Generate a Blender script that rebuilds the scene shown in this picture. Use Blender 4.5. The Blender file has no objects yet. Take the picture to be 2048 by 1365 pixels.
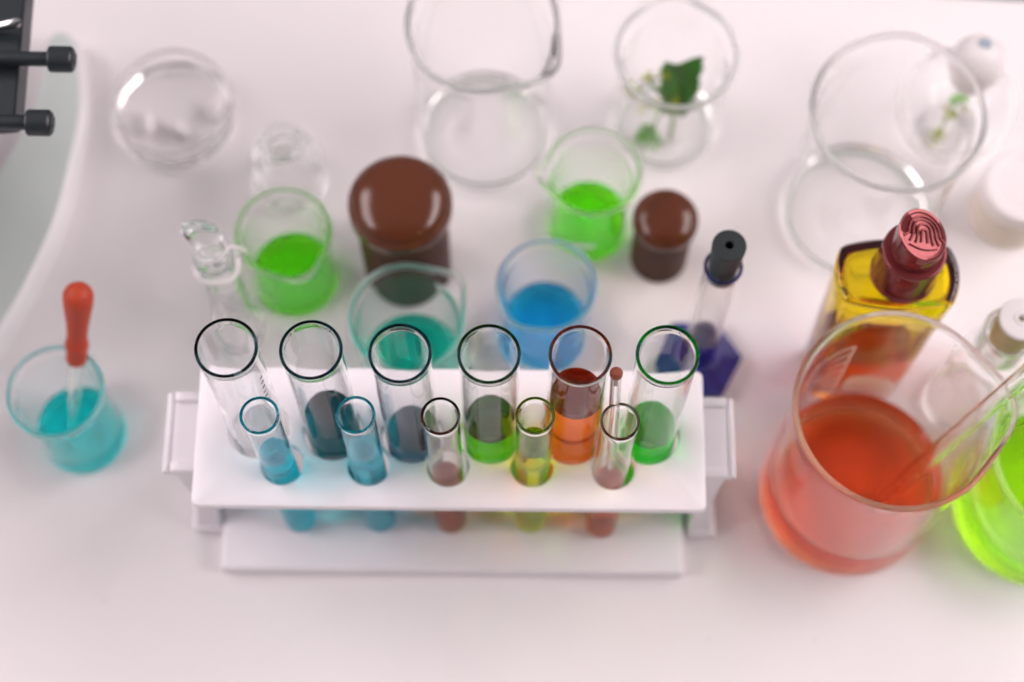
import bpy, bmesh, math, random
from math import sin, cos, pi, radians, exp, sqrt, atan2
from mathutils import Vector, Matrix

random.seed(7)
SC = bpy.context.scene
COL = SC.collection

# ------------------------------------------------------------------ materials
def new_mat(name):
    m = bpy.data.materials.new(name)
    m.use_nodes = True
    nt = m.node_tree
    nt.nodes.clear()
    out = nt.nodes.new('ShaderNodeOutputMaterial')
    return m, nt, out

def plastic(name, col, rough=.35, spec=.5, bump=0., bscale=300., var=0., vscale=40., coat=0., sss=0., metal=0.):
    m, nt, out = new_mat(name)
    b = nt.nodes.new('ShaderNodeBsdfPrincipled')
    b.inputs['Base Color'].default_value = (*col, 1)
    b.inputs['Roughness'].default_value = rough
    b.inputs['Specular IOR Level'].default_value = spec
    b.inputs['Coat Weight'].default_value = coat
    b.inputs['Metallic'].default_value = metal
    if sss:
        b.inputs['Subsurface Weight'].default_value = sss
        b.inputs['Subsurface Radius'].default_value = (.004, .003, .003)
        b.inputs['Subsurface Scale'].default_value = 1
    tc = nt.nodes.new('ShaderNodeTexCoord')
    if var:
        n = nt.nodes.new('ShaderNodeTexNoise'); n.inputs['Scale'].default_value = vscale
        n.inputs['Detail'].default_value = 5
        nt.links.new(tc.outputs['Object'], n.inputs['Vector'])
        r = nt.nodes.new('ShaderNodeMapRange')
        r.inputs['From Min'].default_value = .3; r.inputs['From Max'].default_value = .7
        r.inputs['To Min'].default_value = 1 - var; r.inputs['To Max'].default_value = 1 + var * .3
        nt.links.new(n.outputs['Fac'], r.inputs['Value'])
        mx = nt.nodes.new('ShaderNodeVectorMath'); mx.operation = 'SCALE'
        mx.inputs[0].default_value = col
        nt.links.new(r.outputs['Result'], mx.inputs['Scale'])
        nt.links.new(mx.outputs['Vector'], b.inputs['Base Color'])
        r2 = nt.nodes.new('ShaderNodeMapRange')
        r2.inputs['To Min'].default_value = rough * .8; r2.inputs['To Max'].default_value = rough * 1.3
        nt.links.new(n.outputs['Fac'], r2.inputs['Value'])
        nt.links.new(r2.outputs['Result'], b.inputs['Roughness'])
    if bump:
        n = nt.nodes.new('ShaderNodeTexNoise'); n.inputs['Scale'].default_value = bscale
        n.inputs['Detail'].default_value = 4
        nt.links.new(tc.outputs['Object'], n.inputs['Vector'])
        bp = nt.nodes.new('ShaderNodeBump'); bp.inputs['Strength'].default_value = bump
        bp.inputs['Distance'].default_value = .0006
        nt.links.new(n.outputs['Fac'], bp.inputs['Height'])
        nt.links.new(bp.outputs['Normal'], b.inputs['Normal'])
    nt.links.new(b.outputs[0], out.inputs['Surface'])
    return m

def clear(name, ior, T=None, path=.01, rough=0., tint=(1, 1, 1), wave=0., wscale=120., refl=0., cloud=None):
    """Refracting medium; T = colour left after `path` metres inside it (Beer absorption)."""
    m, nt, out = new_mat(name)
    g = nt.nodes.new('ShaderNodeBsdfRefraction' if refl else 'ShaderNodeBsdfGlass')
    g.inputs['IOR'].default_value = ior
    g.inputs['Roughness'].default_value = rough
    g.inputs['Color'].default_value = (*tint, 1)
    res = g; shaders = [g]
    if refl:                                    # low-sheen glass: softer reflection, full total internal reflection
        fr = nt.nodes.new('ShaderNodeFresnel'); fr.inputs['IOR'].default_value = ior
        pw = nt.nodes.new('ShaderNodeMath'); pw.operation = 'POWER'; pw.inputs[1].default_value = refl
        gl = nt.nodes.new('ShaderNodeBsdfGlass'); gl.inputs['IOR'].default_value = ior; gl.inputs['Roughness'].default_value = rough
        mx = nt.nodes.new('ShaderNodeMixShader')
        nt.links.new(fr.outputs[0], pw.inputs[0]); nt.links.new(pw.outputs[0], mx.inputs[0])
        nt.links.new(g.outputs[0], mx.inputs[1]); nt.links.new(gl.outputs[0], mx.inputs[2])
        res = mx; shaders = [g, gl]
    if wave:
        tc = nt.nodes.new('ShaderNodeTexCoord')
        n = nt.nodes.new('ShaderNodeTexNoise'); n.inputs['Scale'].default_value = wscale
        n.inputs['Detail'].default_value = 1.5
        nt.links.new(tc.outputs['Object'], n.inputs['Vector'])
        bp = nt.nodes.new('ShaderNodeBump'); bp.inputs['Strength'].default_value = wave
        bp.inputs['Distance'].default_value = .0012
        nt.links.new(n.outputs['Fac'], bp.inputs['Height'])
        for q in shaders: nt.links.new(bp.outputs['Normal'], q.inputs['Normal'])
    if cloud:                                   # fine suspended matter: a little diffuse and translucent scatter
        amt, col = cloud
        df = nt.nodes.new('ShaderNodeBsdfDiffuse'); df.inputs['Color'].default_value = (*col, 1)
        tl = nt.nodes.new('ShaderNodeBsdfTranslucent'); tl.inputs['Color'].default_value = (*col, 1)
        m1 = nt.nodes.new('ShaderNodeMixShader'); m1.inputs[0].default_value = .5
        m2 = nt.nodes.new('ShaderNodeMixShader'); m2.inputs[0].default_value = amt
        nt.links.new(df.outputs[0], m1.inputs[1]); nt.links.new(tl.outputs[0], m1.inputs[2])
        nt.links.new(res.outputs[0], m2.inputs[1]); nt.links.new(m1.outputs[0], m2.inputs[2])
        res = m2
    nt.links.new(res.outputs[0], out.inputs['Surface'])
    if T:
        s = [-math.log(max(t, 1e-4)) / path for t in T]
        d = max(s)
        v = nt.nodes.new('ShaderNodeVolumeAbsorption')
        v.inputs['Density'].default_value = d
        v.inputs['Color'].default_value = (*[1 - x / d for x in s], 1)
        nt.links.new(v.outputs[0], out.inputs['Volume'])
    return m

M = {}
M['table'] = plastic('table_laminate', (.80, .775, .785), .38, .4, .05, 900, .035, 9)
nt = M['table'].node_tree; bs = next(n for n in nt.nodes if n.type == 'BSDF_PRINCIPLED')
src = bs.inputs['Base Color'].links[0].from_socket
tcn = next(n for n in nt.nodes if n.type == 'TEX_COORD')
n1 = nt.nodes.new('ShaderNodeTexNoise'); n1.inputs['Scale'].default_value = 70; n1.inputs['Detail'].default_value = 3
n2 = nt.nodes.new('ShaderNodeTexNoise'); n2.inputs['Scale'].default_value = 6; n2.inputs['Detail'].default_value = 6; n2.inputs['Distortion'].default_value = 1.5
k1 = nt.nodes.new('ShaderNodeMapRange'); k1.inputs['From Min'].default_value = .71; k1.inputs['From Max'].default_value = .78; k1.inputs['To Min'].default_value = 1; k1.inputs['To Max'].default_value = .86
k2 = nt.nodes.new('ShaderNodeMapRange'); k2.inputs['From Min'].default_value = .56; k2.inputs['From Max'].default_value = .70; k2.inputs['To Min'].default_value = 1; k2.inputs['To Max'].default_value = .955
for n_, k_ in ((n1, k1), (n2, k2)):
    nt.links.new(tcn.outputs['Object'], n_.inputs['Vector']); nt.links.new(n_.outputs['Fac'], k_.inputs['Value'])
ml = nt.nodes.new('ShaderNodeMath'); ml.operation = 'MULTIPLY'
nt.links.new(k1.outputs[0], ml.inputs[0]); nt.links.new(k2.outputs[0], ml.inputs[1])
vm = nt.nodes.new('ShaderNodeVectorMath'); vm.operation = 'SCALE'
nt.links.new(src, vm.inputs[0]); nt.links.new(ml.outputs[0], vm.inputs['Scale']); nt.links.new(vm.outputs['Vector'], bs.inputs['Base Color'])
M['floor'] = plastic('floor_grey', (.22, .23, .26), .6, .3, var=.1)
M['rack'] = plastic('rack_plastic', (.83, .80, .835), .33, .5, .06, 700, .03, 30, sss=.08)
M['black'] = plastic('black_plastic', (.013, .02, .024), .38, .5, .12, 900)
M['rubber'] = plastic('black_rubber', (.017, .024, .026), .55, .4, .2, 600)
M['dark_metal'] = plastic('dark_screw', (.09, .10, .11), .35, .5, metal=.7)
M['steel'] = plastic('steel_clip', (.55, .56, .56), .18, .5, metal=1.)
M['stage_side'] = plastic('stage_satin', (.05, .06, .068), .3, .6)
M['panel'] = plastic('grey_green_panel', (.55, .62, .60), .35, .4, .06, 500, .04, 30)
M['enamel'] = plastic('pale_enamel', (.76, .74, .76), .28, .5, .05, 300, .03, 20, coat=.3)
M['red_rubber'] = plastic('red_rubber', (.47, .055, .022), .5, .35, .18, 700, .12, 120, sss=.05)
M['brown_cap'] = plastic('brown_cap', (.100, .027, .010), .17, .45, .02, 200, .06, 60)
M['brown_jar'] = plastic('brown_jar', (.072, .029, .017), .45, .08, .04, 200, .06, 60)
M['maroon'] = plastic('maroon_cap', (.20, .034, .036), .17, .5, .05, 300, .12, 150, metal=.45)
M['white_cap'] = plastic('white_cap', (.80, .76, .77), .4, .5, .05, 500, .03, 60)
M['white_rubber'] = plastic('white_rubber', (.78, .75, .75), .5, .4, .1, 500, .03, 80, sss=.1)
M['tan_rubber'] = plastic('tan_rubber', (.45, .37, .20), .55, .35, .15, 500, .1, 90)
M['blue_grey'] = plastic('blue_grey', (.34, .40, .47), .4, .4, var=.1, vscale=200)
M['tan_jar'] = plastic('tan_jar', (.68, .60, .53), .4, .4, .05, 300, .05, 60)
M['leaf'] = plastic('leaf_dark', (.075, .28, .04), .42, .4, .6, 260, .5, 110)
M['leaf_pale'] = plastic('leaf_pale', (.18, .52, .06), .5, .3, .3, 260, .3, 200)
M['stem'] = plastic('stem_green', (.16, .30, .08), .5, .3, var=.2, vscale=200)
M['floret'] = plastic('floret_yellow', (.40, .46, .035), .6, .3, var=.25, vscale=300)
def enamel_print(name, col):
    m, nt, out = new_mat(name)
    d = nt.nodes.new('ShaderNodeBsdfDiffuse'); d.inputs['Color'].default_value = (*col, 1)
    t = nt.nodes.new('ShaderNodeBsdfTranslucent'); t.inputs['Color'].default_value = (*col, 1)
    x = nt.nodes.new('ShaderNodeMixShader'); x.inputs[0].default_value = .45
    nt.links.new(d.outputs[0], x.inputs[1]); nt.links.new(t.outputs[0], x.inputs[2]); nt.links.new(x.outputs[0], out.inputs['Surface'])
    return m
M['print'] = enamel_print('white_print', (.97, .95, .95))
M['black_print'] = plastic('black_print', (.03, .04, .045), .6, .2)
M['brown_tip'] = plastic('brown_tip', (.22, .055, .025), .5, .4, .1, 600)
M['glass'] = clear('beaker_glass', 1.46, (.96, .985, .97), .03, wave=.05, wscale=45, refl=.38)
M['tube_glass'] = clear('tube_glass', 1.48, (.60, .73, .75), .06, wave=.04, wscale=70, refl=.5)
M['small_tube_glass'] = clear('small_tube_glass', 1.48, (.60, .72, .72), .05, wave=.04, wscale=90, refl=.5)
M['wavy_glass'] = clear('wavy_glass', 1.46, (.96, .985, .97), .03, wave=.22, wscale=26, refl=.16)
M['soft_glass'] = clear('dish_glass', 1.46, None, .03, rough=.09, wave=.25, wscale=120, refl=1.0)
M['rim_glass'] = clear('polished_rim', 1.46, None, .03, rough=.34, wave=.3, wscale=300)
M['clear_rod'] = clear('rod_glass', 1.47, (.80, .84, .70), .02)
M['amber'] = clear('amber_glass', 1.5, (.93, .78, .006), .0045, wave=.12, wscale=60)
M['violet'] = plastic('violet_plastic', (.036, .040, .24), .24, .4, .1, 120, .35, 70, coat=.1)
M['violet_liquid'] = clear('violet_liquid', 1.33 / 1.46, (.28, .22, .60), .012)
def liq(n, T, path, cloud=None): M[n] = clear('liquid_' + n, 1.33 / 1.47, T, path, wave=.015, wscale=60, cloud=cloud)   # ior relative to the glass around it
liq('cyan', (.002, .84, .86), .020, (.12, (.0, .62, .64)))
liq('blue', (.002, .44, .90), .021, (.10, (.0, .26, .62)))
liq('teal', (.002, .56, .41), .024, (.10, (.0, .36, .25)))
liq('green', (.22, .998, .002), .018, (.27, (.20, .95, .003)))
liq('red', (.76, .092, .020), .045, (.02, (.58, .15, .045)))
liq('lime', (.50, .95, .002), .036, (.10, (.38, .82, .004)))
liq('t_darkteal', (.05, .26, .30), .018, (.14, (.005, .17, .20)))
liq('t_slate', (.22, .42, .54), .018, (.32, (.08, .26, .35)))
liq('t_green', (.24, .82, .03), .018, (.05, (.12, .42, .03)))
liq('t_orange', (.99, .32, .06), .018, (.08, (.70, .15, .03)))
liq('t_emerald', (.004, .98, .05), .018, (.24, (.0, .74, .06)))
liq('s_blue', (.006, .90, .96), .011, (.30, (.0, .74, .86)))
liq('s_sky', (.20, .92, .97), .011, (.34, (.14, .80, .90)))
liq('s_yellow', (.92, .98, .005), .011, (.09, (.62, .72, .01)))
liq('s_rust', (.99, .36, .11), .011, (.28, (.75, .18, .06)))
M['oil'] = clear('brown_oil', .98, (.97, .66, .03), .010, wave=.05, wscale=60, cloud=(.10, (.62, .28, .01)))

# ------------------------------------------------------------------ mesh helpers
def add_obj(name, bm, mat, parent=None, smooth=True, sharp=48):
    me = bpy.data.meshes.new(name)
    bm.to_mesh(me); bm.free()
    if smooth:
        for p in me.polygons: p.use_smooth = True
        if sharp: me.set_sharp_from_angle(angle=radians(sharp))
    me.materials.append(mat)
    o = bpy.data.objects.new(name, me)
    COL.objects.link(o)
    if parent: o.parent = parent
    return o

LIFT = .0003
def thing(name, label, cat, loc=(0, 0, 0), group=None, rz=0.):
    o = bpy.data.objects.new(name, None); COL.objects.link(o)
    o.empty_display_size = .01
    o.location = (loc[0], loc[1], loc[2] + LIFT); o.rotation_euler = (0, 0, rz)
    o['label'] = label; o['category'] = cat
    if group: o['group'] = group
    return o

def tag(o, label, cat, group=None):
    o['label'] = label; o['category'] = cat
    if group: o['group'] = group
    return o

def structure(o):
    o['kind'] = 'structure'; return o

def fillet(pts, radii, n=5):
    """Round the corners of a polyline of (r, z)."""
    out = []
    for i, p in enumerate(pts):
        R = radii.get(i, 0)
        if R == 0 or i == 0 or i == len(pts) - 1:
            out.append(p); continue
        p = Vector(p); a = Vector(pts[i - 1]) - p; b = Vector(pts[i + 1]) - p
        la, lb = a.length, b.length; a.normalize(); b.normalize()
        ang = math.acos(max(-1, min(1, a.dot(b))))
        if ang > 3.1: out.append(tuple(p)); continue
        d = min(R / math.tan(ang / 2), la * .49, lb * .49); R = d * math.tan(ang / 2)
        c = p + (a + b).normalized() * (R / sin(ang / 2))
        s = p + a * d - c; e = p + b * d - c
        th0 = atan2(s.y, s.x); dth = atan2(e.y, e.x) - th0
        while dth > pi: dth -= 2 * pi
        while dth < -pi: dth += 2 * pi
        for k in range(n + 1):
            t = th0 + dth * k / n
            out.append((c.x + R * cos(t), c.y + R * sin(t)))
    return out

def lathe(prof, seg=72, deform=None, bm=None, close=False):
    bm = bm or bmesh.new()
    rings = []
    P = [Vector(p) for p in prof]; Q = []
    for i in range(len(P)):                      # support loops beside tight curves keep long walls flat shaded
        Q.append(P[i])
        if i + 1 < len(P):
            d = P[i + 1] - P[i]; L = d.length
            lp = (P[i] - P[i - 1]).length if i else L
            ln = (P[i + 2] - P[i + 1]).length if i + 2 < len(P) else L
            if lp < L / 4: Q.append(P[i] + d * (lp / L))
            if ln < L / 4: Q.append(P[i + 1] - d * (ln / L))
    prof = [(p.x, p.y) for p in Q]
    for (r, z) in prof:
        if r < 1e-7:
            rings.append([bm.verts.new((0, 0, z))])
        else:
            ring = []
            for k in range(seg):
                t = 2 * pi * k / seg
                rr, zz = (r, z) if deform is None else deform(r, z, t)
                ring.append(bm.verts.new((rr * cos(t), rr * sin(t), zz)))
            rings.append(ring)
    pairs = list(zip(rings[:-1], rings[1:]))
    if close: pairs.append((rings[-1], rings[0]))
    for A, B in pairs:
        if len(A) == 1 and len(B) == 1: continue
        for k in range(seg):
            k2 = (k + 1) % seg
            if len(A) == 1: f = (A[0], B[k2], B[k])
            elif len(B) == 1: f = (A[k], A[k2], B[0])
            else: f = (A[k], A[k2], B[k2], B[k])
            bm.faces.new(f)
    return bm

def tube_path(bm, pts, rad, seg=10, cap=True):
    """Swept tube; rad is a number or list."""
    pts = [Vector(p) for p in pts]
    n = len(pts)
    rads = rad if isinstance(rad, (list, tuple)) else [rad] * n
    rings = []; ref = None
    for i, p in enumerate(pts):
        t = (pts[min(i + 1, n - 1)] - pts[max(i - 1, 0)]).normalized()
        if ref is None:
            ref = Vector((0, 0, 1)) if abs(t.z) < .9 else Vector((1, 0, 0))
            ref = (ref - t * ref.dot(t)).normalized()
        else:
            ref = (ref - t * ref.dot(t)).normalized()
        b = t.cross(ref)
        rings.append([bm.verts.new(p + (ref * cos(2 * pi * k / seg) + b * sin(2 * pi * k / seg)) * rads[i]) for k in range(seg)])
    for A, B in zip(rings[:-1], rings[1:]):
        for k in range(seg):
            bm.faces.new((A[k], A[(k + 1) % seg], B[(k + 1) % seg], B[k]))
    if cap:
        bm.faces.new(rings[0][::-1]); bm.faces.new(rings[-1])
    return bm

def box(bm, lo, hi, bev=0., seg=2):
    v = [bm.verts.new((x, y, z)) for x in (lo[0], hi[0]) for y in (lo[1], hi[1]) for z in (lo[2], hi[2])]
    fs = [bm.faces.new([v[i] for i in q]) for q in ((0, 1, 3, 2), (4, 6, 7, 5), (0, 4, 5, 1), (2, 3, 7, 6), (0, 2, 6, 4), (1, 5, 7, 3))]
    if bev:
        es = list({e for f in fs for e in f.edges})
        bmesh.ops.bevel(bm, geom=es, offset=bev, segments=seg, affect='EDGES', profile=.5)
    return bm

def axis_frame(p0, p1):
    """Matrix taking local +Z onto p0->p1, origin at p0."""
    p0, p1 = Vector(p0), Vector(p1)
    return Matrix.Translation(p0) @ (p1 - p0).normalized().to_track_quat('Z', 'Y').to_matrix().to_4x4()

def smooth01(t):
    t = max(0., min(1., t)); return t * t * (3 - 2 * t)

# ------------------------------------------------------------------ setting
def table():
    bm = bmesh.new()
    c = [(-.9, -.55), (.9, -.55), (.9, .2110), (-.9, .2950)]
    bot = [bm.verts.new((x, y, -.025)) for x, y in c]; top = [bm.verts.new((x, y, 0)) for x, y in c]
    bm.faces.new(bot[::-1]); bm.faces.new(top)
    for k in range(4): bm.faces.new((bot[k], bot[(k + 1) % 4], top[(k + 1) % 4], top[k]))
    bmesh.ops.bevel(bm, geom=bm.edges[:], offset=.002, segments=3, affect='EDGES')
    structure(add_obj('tabletop', bm, M['table'], sharp=40))
    bm = bmesh.new()
    box(bm, (-4, -4, -.80), (4, 4, -.76))
    structure(add_obj('floor', bm, M['floor'], smooth=False))
table()

# ------------------------------------------------------------------ test tube rack
X0, X1 = -.1157, .0710
BIG = [(-.0926, .0059), (-.0651, .0055), (-.0362, .0046), (-.0074, .0047), (.0222, .0047), (.0504, .0050)]
SMALL = [(-.0842, -.0085), (-.0521, -.0080), (-.0237, -.0081), (.0080, -.0076), (.0364, -.0094)]
SM_HOLE = [(-.0834, -.0074), (-.0518, -.0075), (-.0229, -.0076), (.0078, -.0074), (.0373, -.0080)]

def holed_plate(x0, x1, y0, y1, z0, z1, holes, edge=.0008):
    """Plate with round through-holes: constrained fill of the outline and hole rings, then walls."""
    bm = bmesh.new()
    n = 40
    loops = []
    rc = .0025
    outline = []
    for cx, cy, a0 in ((x1 - rc, y0 + rc, -pi / 2), (x1 - rc, y1 - rc, 0), (x0 + rc, y1 - rc, pi / 2), (x0 + rc, y0 + rc, pi)):
        for k in range(6):
            a = a0 + pi / 2 * k / 5
            outline.append((cx + rc * cos(a), cy + rc * sin(a)))
    loops.append((outline, 1))
    for hx, hy, r in holes:
        loops.append(([(hx + r * cos(2 * pi * k / n), hy + r * sin(2 * pi * k / n)) for k in range(n)], -1))
    def offset(l, sgn, d):
        m = len(l); o = []
        for i in range(m):
            a = Vector(l[i - 1]); b = Vector(l[(i + 1) % m]); t = (b - a).normalized()
            nrm = Vector((-t.y, t.x)) * sgn
            o.append((l[i][0] + nrm.x * d, l[i][1] + nrm.y * d))
        return o
    levels = [(z0, edge), (z0 + edge, 0), (z1 - edge, 0), (z1 - edge * .3, edge * .3), (z1, edge)]
    rings = []
    for l, sgn in loops:
        rr = []
        for z, d in levels:
            rr.append([bm.verts.new((x, y, z)) for x, y in offset(l, sgn, d)])
        rings.append((rr, sgn))
    for rr, sgn in rings:
        m = len(rr[0])
        for A, B in zip(rr[:-1], rr[1:]):
            for k in range(m):
                f = (A[k], A[(k + 1) % m], B[(k + 1) % m], B[k])
                bm.faces.new(f if sgn > 0 else f[::-1])
    for lev, up in ((-1, True), (0, False)):
        es = []
        for rr, sgn in rings:
            R = rr[lev]; m = len(R)
            for k in range(m):
                e = bm.edges.get((R[k], R[(k + 1) % m])) or bm.edges.new((R[k], R[(k + 1) % m]))
                es.append(e)
        g = bmesh.ops.triangle_fill(bm, use_beauty=True, use_dissolve=False, edges=es)
        for f in [x for x in g['geom'] if isinstance(x, bmesh.types.BMFace)]:
            f.normal_update()
            if (f.normal.z > 0) != up: f.normal_flip()
    return bm

rack = thing('test_tube_rack', 'white plastic rack with two rows of holes holding the coloured tubes', 'test tube rack')
holes = [(x, y, .0112) for x, y in BIG] + [(x, y, .0078) for x, y in SM_HOLE]
add_obj('top_plate', holed_plate(X0, X1, -.0235, .0301, .0815, .0860, holes), M['rack'], rack, sharp=35)
bm = bmesh.new(); box(bm, (-.1161, -.0286, 0), (.0700, .0301, .0085), .0018, 3)
add_obj('base_plate', bm, M['rack'], rack, sharp=40)

def end_support(sx):
    """I-shaped end piece; built for the left (sx=-1), mirrored for the right."""
    e = -.1157 if sx < 0 else .0710
    o = -.1286 if sx < 0 else .0832
    def bx(bm, xa, xb, ya, yb, za, zb, bev):
        box(bm, (min(xa, xb), ya, za), (max(xa, xb), yb, zb), bev, 2)
    bm = bmesh.new()
    bx(bm, e + sx * .0002, o, -.0085, .0221, .0735, .0772, .0008)      # upper flange
    bx(bm, e - sx * .008, e - sx * .001, -.0060, .0200, .0772, .0814, .0006)
    bx(bm, o - sx * .0022, o, -.0085, .0221, .0770, .0781, .0005)      # outer lip
    # web: tapered leg between flange and foot
    y_t, y_b = (-.0068, .0205), (-.0105, .0240)
    xt, xb = (e + sx * .0015, o - sx * .0030), (e + sx * .0012, o - sx * .0020)
    v = []
    for (xa, xc), (ya, yc), z in ((xb, y_b, .0062), ((e + sx * .0015, e + sx * .0070), y_t, .034), (xt, y_t, .0738)):
        v.append([bm.verts.new(p) for p in ((xa, ya, z), (xc, ya, z), (xc, yc, z), (xa, yc, z))])
    for A, B in zip(v[:-1], v[1:]):
        for k in range(4):
            bm.faces.new((A[k], A[(k + 1) % 4], B[(k + 1) % 4], B[k]))
    bm.faces.new(v[0][::-1]); bm.faces.new(v[-1])
    bx(bm, e + sx * .0006, o, -.0118, .0252, 0, .0064, .0012)           # foot
    bmesh.ops.recalc_face_normals(bm, faces=bm.faces[:])
    s = add_obj('end_support', bm, M['rack'], rack, sharp=35)
    for ya, yb in ((-.0088, -.0050), (.0186, .0224)):
        bm = bmesh.new()
        bx(bm, e + sx * .0004, o - sx * .0028, ya, yb, .0765, .0794, .0009)
        add_obj('retaining_bar', bm, M['rack'], s, sharp=35)
end_support(-1); end_support(1)

# ------------------------------------------------------------------ test tubes
def tube_profiles(R, L, t, level=None, flare=.0004):
    n = 14
    outer = [(R * sin(a), R - R * cos(a)) for a in [pi / 2 * k / n for k in range(n + 1)]]
    outer[0] = (0, 0)
    outer += [(R, L * f) for f in (.25, .4, .55, .7, .85)] + [(R, L - .004), (R + flare * .4, L - .0018)]
    ri = R - t
    rim = [(R + flare, L - .0007), (R + flare * .85, L - .0002), (R + flare - t * .5, L), (ri + flare * .4, L - .0002), (ri + flare * .15, L - .0008)]
    if level:                                    # liquid fills the bottom: the inner wall ends at its surface
        return outer + rim + [(ri, L - .004), (ri, (L + level) / 2)] + meniscus(ri, level)
    inner = [(ri, L - .004)] + [(ri, L * f) for f in (.85, .7, .55, .4, .25)]
    inner += [(ri * sin(a), R - ri * cos(a)) for a in [pi / 2 * k / n for k in range(n, -1, -1)]]
    inner[-1] = (0, t)
    return outer + rim + inner

def meniscus(r, level, dz=0., k=1.):
    return [(r, level + .0016 * k + dz), (r - .0004 * k, level + .0013 * k + dz), (r - .0010 * k, level + .0007 * k + dz), (r - .0020 * k, level + .0002 * k + dz), (r - .0032 * k, level + dz), (r * .3, level + dz), (0, level + dz)]

def tube_liquid(R, t, level):
    n = 12; r = R - t
    p = [(r * sin(a), R - r * cos(a)) for a in [pi / 2 * k / n for k in range(n + 1)]]
    p[0] = (0, t)
    return p + [(r, (level + R) / 2)] + meniscus(r, level, -.00006)

def tube_ticks(parent, R, spots):
    bm = bmesh.new()
    for a, z, w, h in spots:
        n = 4; q = []
        for k in range(n + 1):
            t = a + w * (k / n - .5)
            q.append((bm.verts.new(((R + .00006) * cos(t), (R + .00006) * sin(t), z)), bm.verts.new(((R + .00006) * cos(t), (R + .00006) * sin(t), z + h))))
        for A, B in zip(q[:-1], q[1:]): bm.faces.new((A[0], B[0], B[1], A[1]))
    return add_obj('printed_marks', bm, M['black_print'], parent, smooth=False)

Z0 = .0088
tube_specs = [
    ('big', BIG[0], None, 0, 'large clear empty test tube at the left end of the back row'),
    ('big', BIG[1], 't_darkteal', .097, 'large test tube holding very dark teal liquid, second from the left in the back row'),
    ('big', BIG[2], 't_slate', .083, 'large test tube holding slate blue grey liquid, third from left in the back row'),
    ('big', BIG[3], 't_green', .096, 'large test tube holding olive green liquid, between the slate and orange tubes'),
    ('big', BIG[4], 't_orange', .124, 'large test tube holding bright orange liquid, fullest of the back row'),
    ('big', BIG[5], 't_emerald', .090, 'large test tube holding emerald green liquid at the right end of the back row'),
    ('small', SMALL[0], 's_blue', .095, 'small test tube with deep turquoise blue liquid at the left end of the front row'),
    ('small', SMALL[1], 's_sky', .101, 'small test tube with pale sky blue liquid, second in the front row'),
    ('small', SMALL[2], 's_rust', .066, 'small test tube with rust brown liquid and no straw, middle of the front row'),
    ('small', SMALL[3], 's_yellow', .106, 'small test tube with yellow green liquid, in front of the orange tube'),
    ('small', SMALL[4], 's_rust', .068, 'small test tube with rust liquid and a brown tipped glass straw in it'),
]
for i, (kind, (x, y), lq, lev, lab) in enumerate(tube_specs):
    R, L, t = (.0100, .1635, .00092) if kind == 'big' else (.00632, .1375, .00076)
    o = thing('test_tube', lab, 'test tube', (x, y, Z0), 'large test tubes in the back row' if kind == 'big' else 'small test tubes in the front row', rz=i * .7)
    g = add_obj('glass_tube', lathe(tube_profiles(R, L, t, lev), 80), M['tube_glass' if kind == 'big' else 'small_tube_glass'], o)
    if lq:
        add_obj('liquid', lathe(tube_liquid(R, t, lev), 80), M[lq], o)
    if i == 0:
        o.rotation_euler = (0, 0, 0)
        tube_ticks(g, R, [(-.45 + .015 * k, .1235 + .0042 * k, .16, .0011) for k in range(6)] + [(3.6, .112, .12, .0010), (3.65, .118, .1, .0010)])

# thin straw with a brown tip leaning in the last small tube
a, b = Vector((.03862, -.00750, .0290)), Vector((.03391, -.00077, .1680))
st = thing('glass_straw', 'thin glass straw with a brown tip leaning in the right end small tube', 'glass straw')
fr = axis_frame(a, b); Ls = (b - a).length
g = add_obj('straw_shaft', lathe([(.0011, 0), (.0019, .0008), (.0019, Ls), (.0008, Ls), (.0008, .0008)], 28, close=True), M['clear_rod'], st); g.matrix_local = fr
g = add_obj('brown_tip', lathe(fillet([(0, -.006), (.00078, -.006), (.00078, .0002), (.0021, .0002), (.0022, .0022), (.0013, .0032), (0, .0034)], {3: .0004, 4: .0008, 5: .0006}), 32), M['brown_tip'], st)
g.matrix_local = fr @ Matrix.Translation((0, 0, Ls))

# ------------------------------------------------------------------ beakers
def beaker_deform(Rr, H, lip_ang, lip, zone, width=.34):
    def f(r, z, t):
        if z < .0009 and r < .72 * Rr:           # pressed, slightly uneven underside
            q = r / (.72 * Rr)
            return r, z + (1 - q * q) * .0007 + .00028 * sin(15 * q + 1) * q * (1 - q) * 4 + .0002 * sin(2 * t + 1) * q * (1 - q) * 4
        if lip <= 0 or z < H - zone: return r, z
        d = (t - lip_ang + pi) % (2 * pi) - pi
        s = ((z - (H - zone)) / zone)
        w = exp(-(d / width) ** 2)
        side = exp(-((abs(d) - width * 1.9) / (width * .7)) ** 2)
        k = s ** 1.6
        return r + k * (lip * w - lip * .07 * side), z - k * lip * .10 * w
    return f

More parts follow.
